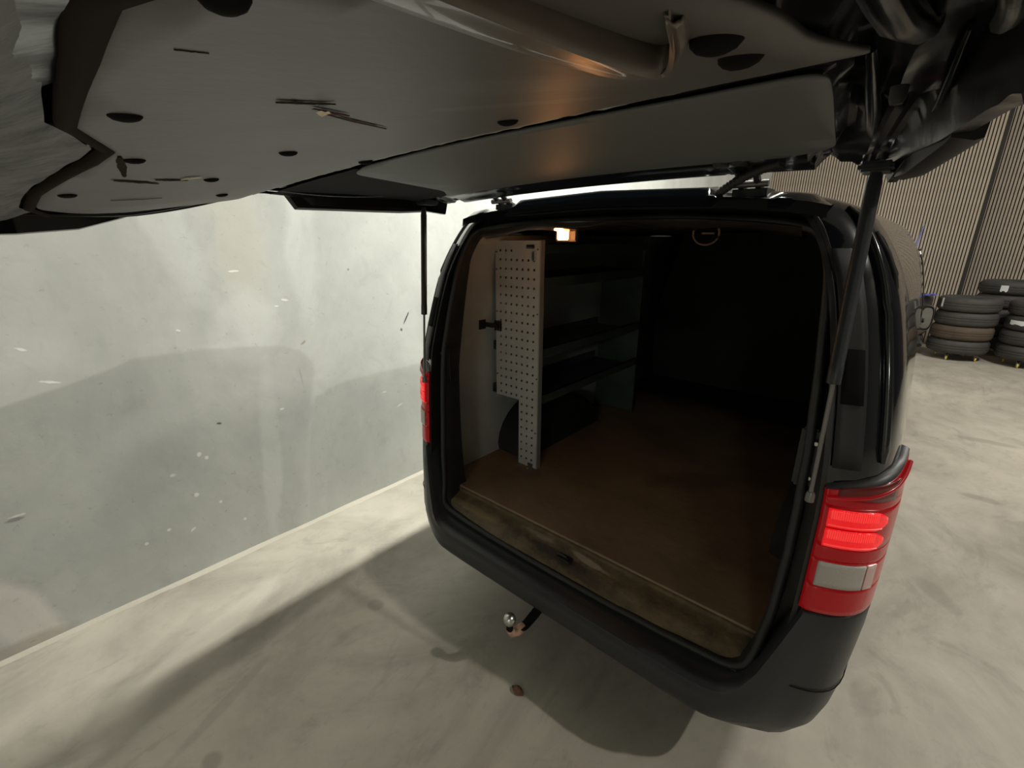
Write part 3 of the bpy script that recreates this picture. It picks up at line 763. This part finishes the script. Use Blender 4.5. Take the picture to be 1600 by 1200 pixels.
# ---- tow bar
b = MB(); bx, by = -.075, -.15
b.tube([(bx+.01, .10, .33), (bx+.01, -.01, .30), (bx+.008, -.06, .287), (bx+.004, -.105, .286), (bx, -.138, .302), (bx, by, .33), (bx, by, .355)], [.020, .019, .018, .018, .017, .014, .013], 16)
tb = vp(b.build('tow_bar', M['hole'], van, smooth=70))
b = MB(); b.lathe([(.013, -.026), (.018, -.020), (.024, -.008), (.025, 0), (.022, .012), (.014, .021), (0, .024)], 24, Matrix.Translation((bx, by, .375))); b.build('tow_ball', M['chrome'], tb, smooth=70)
b = MB(); b.tube([(bx+.006, -.075, .2865), (bx+.003, -.105, .2855), (bx, -.138, .301), (bx, by+.001, .323)], [.0185, .0192, .0185, .016], 16); b.build('rubbed_neck', M['tan'], tb, smooth=70)

# ---- wheels, mirror, front details
for sx in (-1, 1):
    for y in (1.0, 4.15):
        mt = Matrix.Translation((sx*.80, y, .335)) @ Matrix.Rotation(R_(90)*sx, 4, 'Y')
        b = MB(); b.lathe([(.20, -.09), (.30, -.10), (.33, -.08), (.335, 0), (.33, .08), (.30, .10), (.20, .09), (.20, -.09)], 40, mt)
        wo = vp(b.build('wheel', M['tyre'], van, smooth=50))
        b = MB(); b.lathe([(0, .07), (.05, .075), (.09, .05), (.17, .06), (.20, .085), (.205, .06)], 40, mt); b.build('rim', M['dullmetal'], wo, smooth=50)
    b = MB(); mx = sx*.955
    prm = [(.0, -.03), (.0, .0), (0, .09)]
    rws = []
    for k, (yy, sc2) in enumerate(((3.78, .80), (3.775, .93), (3.79, 1.0), (3.84, .98), (3.90, .80), (3.94, .35))):
        rws.append([(mx+sc2*.042*math.copysign(abs(math.cos(t))**.6, math.cos(t)), yy, 1.175+sc2*.105*math.copysign(abs(math.sin(t))**.7, math.sin(t))) for t in [2*math.pi*j/28 for j in range(28)]])
    b.grid(rws, close=True); b.poly(rws[-1])
    mo = vp(b.build('side_mirror', M['plastic'], van, smooth=60))
    b = MB(); b.poly([(p[0], 3.782, p[2]) for p in rws[0]]); b.build('mirror_glass', M['chrome'] if False else mat('mirror_glass', (.3, .3, .3), .04, metal=1), mo)
    b = MB(); b.tube([(sx*.92, 3.90, 1.10), (sx*.955, 3.87, 1.10)], .03, 12); b.build('mirror_arm', M['plastic'], mo, smooth=60)
    b = MB(); b.grid([[(sx*(hw(z)+.004), y, z) for y in (3.0, 3.4, 3.8 if z < 1.5 else 3.62)] for z in (1.22, 1.35, 1.5, 1.62, 1.72)]); vp(b.build('door_window', M['glass'], van, smooth=60, solid=.004))
    b = MB(); b.box(sx*.945-.012, sx*.945+.012, 3.05, 3.22, 1.06, 1.085); vp(b.build('door_handle', M['plastic'], van, bevel=.006))

# ------------------------------------------------------------------ shelving rack inside the hold
rack = thing('shelving_rack', 'grey green metal shelving rack with perforated steel end panel, inside the van on its left', 'shelving', (-.66, .55, .578))
def rp(o): o.matrix_parent_inverse = Matrix.Translation((.66, -.55, -.578)); return o
# perforated end panel with real punched holes
PX0, PX1, PZ1, PY = -.790, -.505, 1.775, .55
def perf_panel():
    b = MB(); cx, cz = .0345, .0435; hx, hz = .0055, .0055
    x_h = [PX0+.034+k*.0365 for k in range(7)]; z_h = [PZ1-.048-k*.0437 for k in range(26)]
    xb = [PX0]+[(a+c)/2 for a, c in zip(x_h, x_h[1:])]+[PX1]
    zb = [PZ1]+[(a+c)/2 for a, c in zip(z_h, z_h[1:])]+[.582]
    for i, x in enumerate(x_h):
        for j, z in enumerate(z_h):
            x0, x1, z1, z0 = xb[i], xb[i+1], zb[j], zb[j+1]
            if z < .945 and i < 4: continue
            skip = (j == 0 and 2 < i)
            if skip: b.poly([(x0, PY, z0), (x1, PY, z0), (x1, PY, z1), (x0, PY, z1)]); continue
            o_ = [(x0, z0), (x1, z0), (x1, z1), (x0, z1)]; h_ = [(x-hx, z-hz), (x+hx, z-hz), (x+hx, z+hz), (x-hx, z+hz)]
            for k in range(4):
                m2 = (k+1) % 4
                b.poly([(o_[k][0], PY, o_[k][1]), (o_[m2][0], PY, o_[m2][1]), (h_[m2][0], PY, h_[m2][1]), (h_[k][0], PY, h_[k][1])])
    return b
o = rp(perf_panel().build('perforated_panel', M['perf'], rack, solid=.003)); pan = o
b = MB(); b.box(PX1-.002, PX1+.006, PY-.002, PY+.03, .582, PZ1+.002); b.build('panel_edge', mat('panel_edge_pale', (.36, .36, .33), .4, metal=.3), pan, bevel=.001)
b = MB(); b.box(PX0-.002, PX0+.001, PY, PY+.03, .945, PZ1); b.build('panel_edge', M['perf'], pan)
for (x, z) in ((PX0+.008, 1.72), (PX0+.008, 1.635), (PX1-.012, 1.735), (PX1-.008, 1.43), (PX0+.008, 1.42), (PX1-.006, 1.10), (PX1-.008, .80), (PX0+.008, 1.08)):
    b = MB(); b.lathe([(0, .004), (.003, .004), (.005, .001), (.005, 0)], 10, Matrix.Translation((x, PY-.002, z)) @ Matrix.Rotation(R_(90), 4, 'X')); b.build('screw', M['dullmetal'], pan, smooth=40)
b = MB(); b.box(-.585, -.535, PY-.008, PY-.002, 1.738, 1.756); b.build('maker_plate', M['dullmetal'], pan, bevel=.002)
b = MB(); b.box(-.578, -.545, PY-.0095, PY-.008, 1.7475, 1.7525); b.box(-.543, -.538, PY-.0095, PY-.008, 1.742, 1.756); b.build('maker_plate_print', M['hole'], pan)
b = MB(); b.box(-.546, -.525, PY-.010, PY-.002, 1.685, 1.725); b.box(-.530, -.525, PY-.016, PY-.010, 1.682, 1.728); b.build('metal_clip', M['chrome'], pan, bevel=.001)
# floor bracket at the panel foot
b = MB(); b.box(-.560, -.525, PY-.045, PY-.004, .580, .584); b.box(-.560, -.525, PY-.006, PY-.003, .580, .615)
b.lathe([(0, .010), (.008, .010), (.009, 0)], 8, Matrix.Translation((-.543, PY-.025, .584))); rp(b.build('floor_bracket', M['chrome'], rack, bevel=.001))
# latch bar between lining and panel
b = MB(); b.box(-.845, -.838, .47, .52, 1.325, 1.375); b.box(-.845, -.77, .505, .53, 1.338, 1.358)
for q in range(3): b.box(-.795+q*.018, -.785+q*.018, PY-.010, PY-.002, 1.318, 1.372)
b.box(-.80, -.745, PY-.012, PY-.004, 1.335, 1.342); b.box(-.80, -.745, PY-.012, PY-.004, 1.352, 1.359)
rp(b.build('latch_bar', mat('black_latch', (.03, .028, .025), .4, metal=.4), rack, bevel=.001))
SY0, SY1 = .585, 1.68
for z, lip in ((1.72, .04), (1.555, .05), (1.205, .045), (.955, .045)):
    b = MB(); xo = side_x(z)-.012
    b.box(-xo, -.515, SY0, SY1, z-.005, z); b.box(-.519, -.513, SY0, SY1, z-.005, z+lip); b.box(-.523, -.513, SY0, SY1, z+lip-.004, z+lip)
    b.box(-xo, -xo+.003, SY0, SY1, z, z+lip)
    s_ = rp(b.build('shelf', M['shelf'], rack))
for y in (1.67,):
    b = MB(); b.box(-.78 if y < 1.5 else -.82, -.515, y, y+.003, .60 if y > 1.5 else 1.21, 1.60); rp(b.build('divider', M['shelf'], rack))
b = MB(); b.box(-.53, -.513, 1.665, 1.68, .582, 1.775); rp(b.build('post', M['shelf'], rack))
b = MB(); b.box(-.53, -.513, PY+.005, PY+.02, .95, 1.775); rp(b.build('post', M['shelf'], rack))

# ------------------------------------------------------------------ tyres on dollies by the slatted wall
def tyre_mesh(r, h, m_):
    b = MB(); hh = h/2
    pr = [(r*.60, -hh*.72), (r*.72, -hh*.98), (r*.84, -hh), (r*.93, -hh*.90), (r*.975, -hh*.70), (r, -hh*.45), (r, -hh*.22), (r*.985, -hh*.20), (r*.985, -hh*.14), (r, -hh*.12), (r, hh*.12), (r*.985, hh*.14), (r*.985, hh*.20), (r, hh*.22), (r, hh*.45), (r*.975, hh*.70), (r*.93, hh*.90), (r*.84, hh), (r*.72, hh*.98), (r*.60, hh*.72), (r*.57, 0), (r*.60, -hh*.72)]
    b.lathe(pr, 40); o = b.build('tyre', m_, None, smooth=35); return o
TR = .365; TH_ = .212
protos = {}
def tyre(x, y, z, m_key, label, r=TR, lab=None, rot=0):
    if (m_key, r) not in protos:
        o = tyre_mesh(r, TH_*.985, M[m_key]); protos[(m_key, r)] = o
    else:
        o = protos[(m_key, r)].copy(); C.objects.link(o)
    o.location = (x, y, z); o.rotation_euler = (0, 0, 0)
    tag(o, label, 'tyre', 'tyres stacked on dollies by the slatted wall')
    if lab:
        ang, zz, w_, h_ = lab; b = MB(); rws = []
        for i in range(6):
            a = ang+w_*(i/5-.5); rws.append([((r+.002)*math.cos(a), (r+.002)*math.sin(a), zz-h_/2*(1+.3*math.sin(i*2))), ((r+.002)*math.cos(a), (r+.002)*math.sin(a), zz+h_/2)])
        b.grid(rws); q = b.build('sticker', M['whitelab'], o)
    return o
ordn = ['bottom', 'second from bottom', 'third from bottom', 'top', 'topmost fifth']
def dolly(x, y, label):
    d = thing('tyre_dolly', label, 'dolly', (x, y, 0), 'wheeled dollies under the tyre stacks')
    b = MB(); b.box(-.24, .24, -.04, .04, .085, .105); b.box(-.04, .04, -.24, .24, .085, .105); b.build('cross_frame', M['hole'], d, bevel=.004)
    for a in range(4):
        t = R_(45+90*a+20); cx, cy = .25*math.cos(t), .25*math.sin(t)
        b = MB(); b.tube([(cx*.5, cy*.5, .095), (cx, cy, .095)], .012, 8); b.build('arm', M['hole'], d)
        b = MB(); b.lathe([(0, -.012), (.022, -.012), (.034, -.008), (.034, .008), (.022, .012), (0, .012)], 16, Matrix.Translation((cx, cy-.03, .036)) @ Matrix.Rotation(R_(90), 4, 'Y')); cc = b.build('caster_wheel', M['yellow'], d, smooth=40)
        b = MB(); b.box(cx-.018, cx-.013, cy-.05, cy, .03, .09); b.box(cx+.013, cx+.018, cy-.05, cy, .03, .09); b.build('caster_fork', M['dullmetal'], d)
stacks = [('stack half hidden behind the van', .72, 8.70, ['tyre', 'tyre_b', 'tyre_b', 'tyre'][::1]),
          ('stack right of the van mirror', 1.50, 8.70, ['tyre', 'tyre_b', 'tyre', 'tyre']),
          ('stack cut by the right photo edge', 2.27, 8.72, ['tyre', 'tyre', 'tyre', 'tyre'])]
for nm, x, y, ks in stacks:
    dolly(x, y, 'black wheeled dolly with yellow casters under the '+nm)
    for k, mk in enumerate(ks):
        lab = None
        if x == 1.50 and k == 3: lab = (R_(213), .02, .10, .13)
        if x == 2.27 and k == 2: lab = (R_(225), .01, .55, .06)
        nmx = 'grey black' if mk == 'tyre' else 'brown dusty'
        tyre(x+random.uniform(-.012, .012), y+random.uniform(-.01, .01), .108+TH_*(k+.5), mk, '%s tyre, %s of the %s' % (nmx, ordn[k], nm), lab=lab)
for k in range(5):
    tyre(2.0, 9.62, .108+TH_*(k+.5), 'tyre', 'black tyre, %s in the taller rear stack by the wall recess' % ordn[k], r=.40, lab=(R_(250), .0, .22, .09) if k == 4 else None)
dolly(2.0, 9.62, 'black wheeled dolly under the taller rear tyre stack')
# blue film on top of the left stack
b = MB(); rows = []
for i in range(9):
    rows.append([(.98+i*.016-.02, 8.35+j*.03, .965+.05*abs(noise.noise((i*.9, j*.8, 3)))) for j in range(6)])
b.grid(rows); tag(b.build('plastic_wrap', M['blue'], None, solid=.003), 'crumpled blue plastic wrap on top of the stack behind the mirror', 'wrap')
# violet pennant blade leaning up beyond the van
b = MB(); rows = []
for i in range(9):
    t = i/8; wv = .035*math.sin(math.pi*min(1, t*.95+.05))
    rows.append([(.66+t*.10-wv*.5, 6.5, 1.18+t*.78), (.66+t*.10, 6.49, 1.18+t*.78), (.66+t*.10+wv*.5, 6.5, 1.18+t*.78-.03)])
b.grid(rows); fg = b.build('pennant', M['violet'], None, smooth=60, solid=.004)
pole = thing('banner_stand', 'slim violet pennant on a thin pole standing beyond the van', 'banner', (.66, 6.5, 0))
fg.parent = pole; fg.matrix_parent_inverse = Matrix.Translation((-.66, -6.5, 0))
b = MB(); b.tube([(.60, 6.5, .02), (.655, 6.5, 1.2), (.75, 6.5, 1.94)], .006, 8); o = b.build('pole', M['dullmetal'], pole); o.matrix_parent_inverse = Matrix.Translation((-.66, -6.5, 0))
b = MB(); b.lathe([(0, .03), (.10, .028), (.12, .01), (.12, 0), (0, 0)], 24, Matrix.Translation((.60, 6.5, 0))); o = b.build('base', M['hole'], pole, smooth=40); o.matrix_parent_inverse = Matrix.Translation((-.66, -6.5, 0))

# ------------------------------------------------------------------ small things on the floor
b = MB(); rows = []
for i in range(8):
    t = i/7; wv = .018*math.sin(math.pi*t)+.001
    rows.append([(-.05+(t-.5)*.06, -.13+k*wv, .004+.006*abs(k)+.004*math.sin(t*6)) for k in (-1, -.5, 0, .5, 1)])
b.grid(rows); tag(b.build('dead_leaf', M['leaf'], None, smooth=60, solid=.001), 'small brown curled dead leaf on the floor below the tow ball', 'leaf')
# lamp housings
for nm, loc, sx, sy, pw, cl, lab in LAMPS:
    t_ = thing('pendant_lamp' if nm != 'flood' else 'flood_lamp', lab, 'lamp', (loc[0], loc[1], loc[2]+.012))
    b = MB(); b.box(-sx/2-.03, sx/2+.03, -sy/2-.03, sy/2+.03, 0, .06); hh_ = b.build('housing', M['whitelab'], t_, bevel=.005)
    b = MB(); b.tube([(0, 0, .06), (0, 0, CZ-loc[2]-.013)], .008, 8); b.build('suspension_rod', M['dullmetal'], t_)
    if nm == 'gate':
        b = MB(); b.box(.098, .102, -sy/2-.4, sy/2+.4, -.90, .06); b.build('light_blocker', M['hole'], t_)  # added plate, keeps this lamp's light off the floor right of the van
    if nm == 'front':
        b = MB(); b.box(.098, .102, -sy/2-.3, sy/2+.3, -.45, .06); b.build('light_blocker', M['hole'], t_)  # added plate blocking light towards the right-hand floor
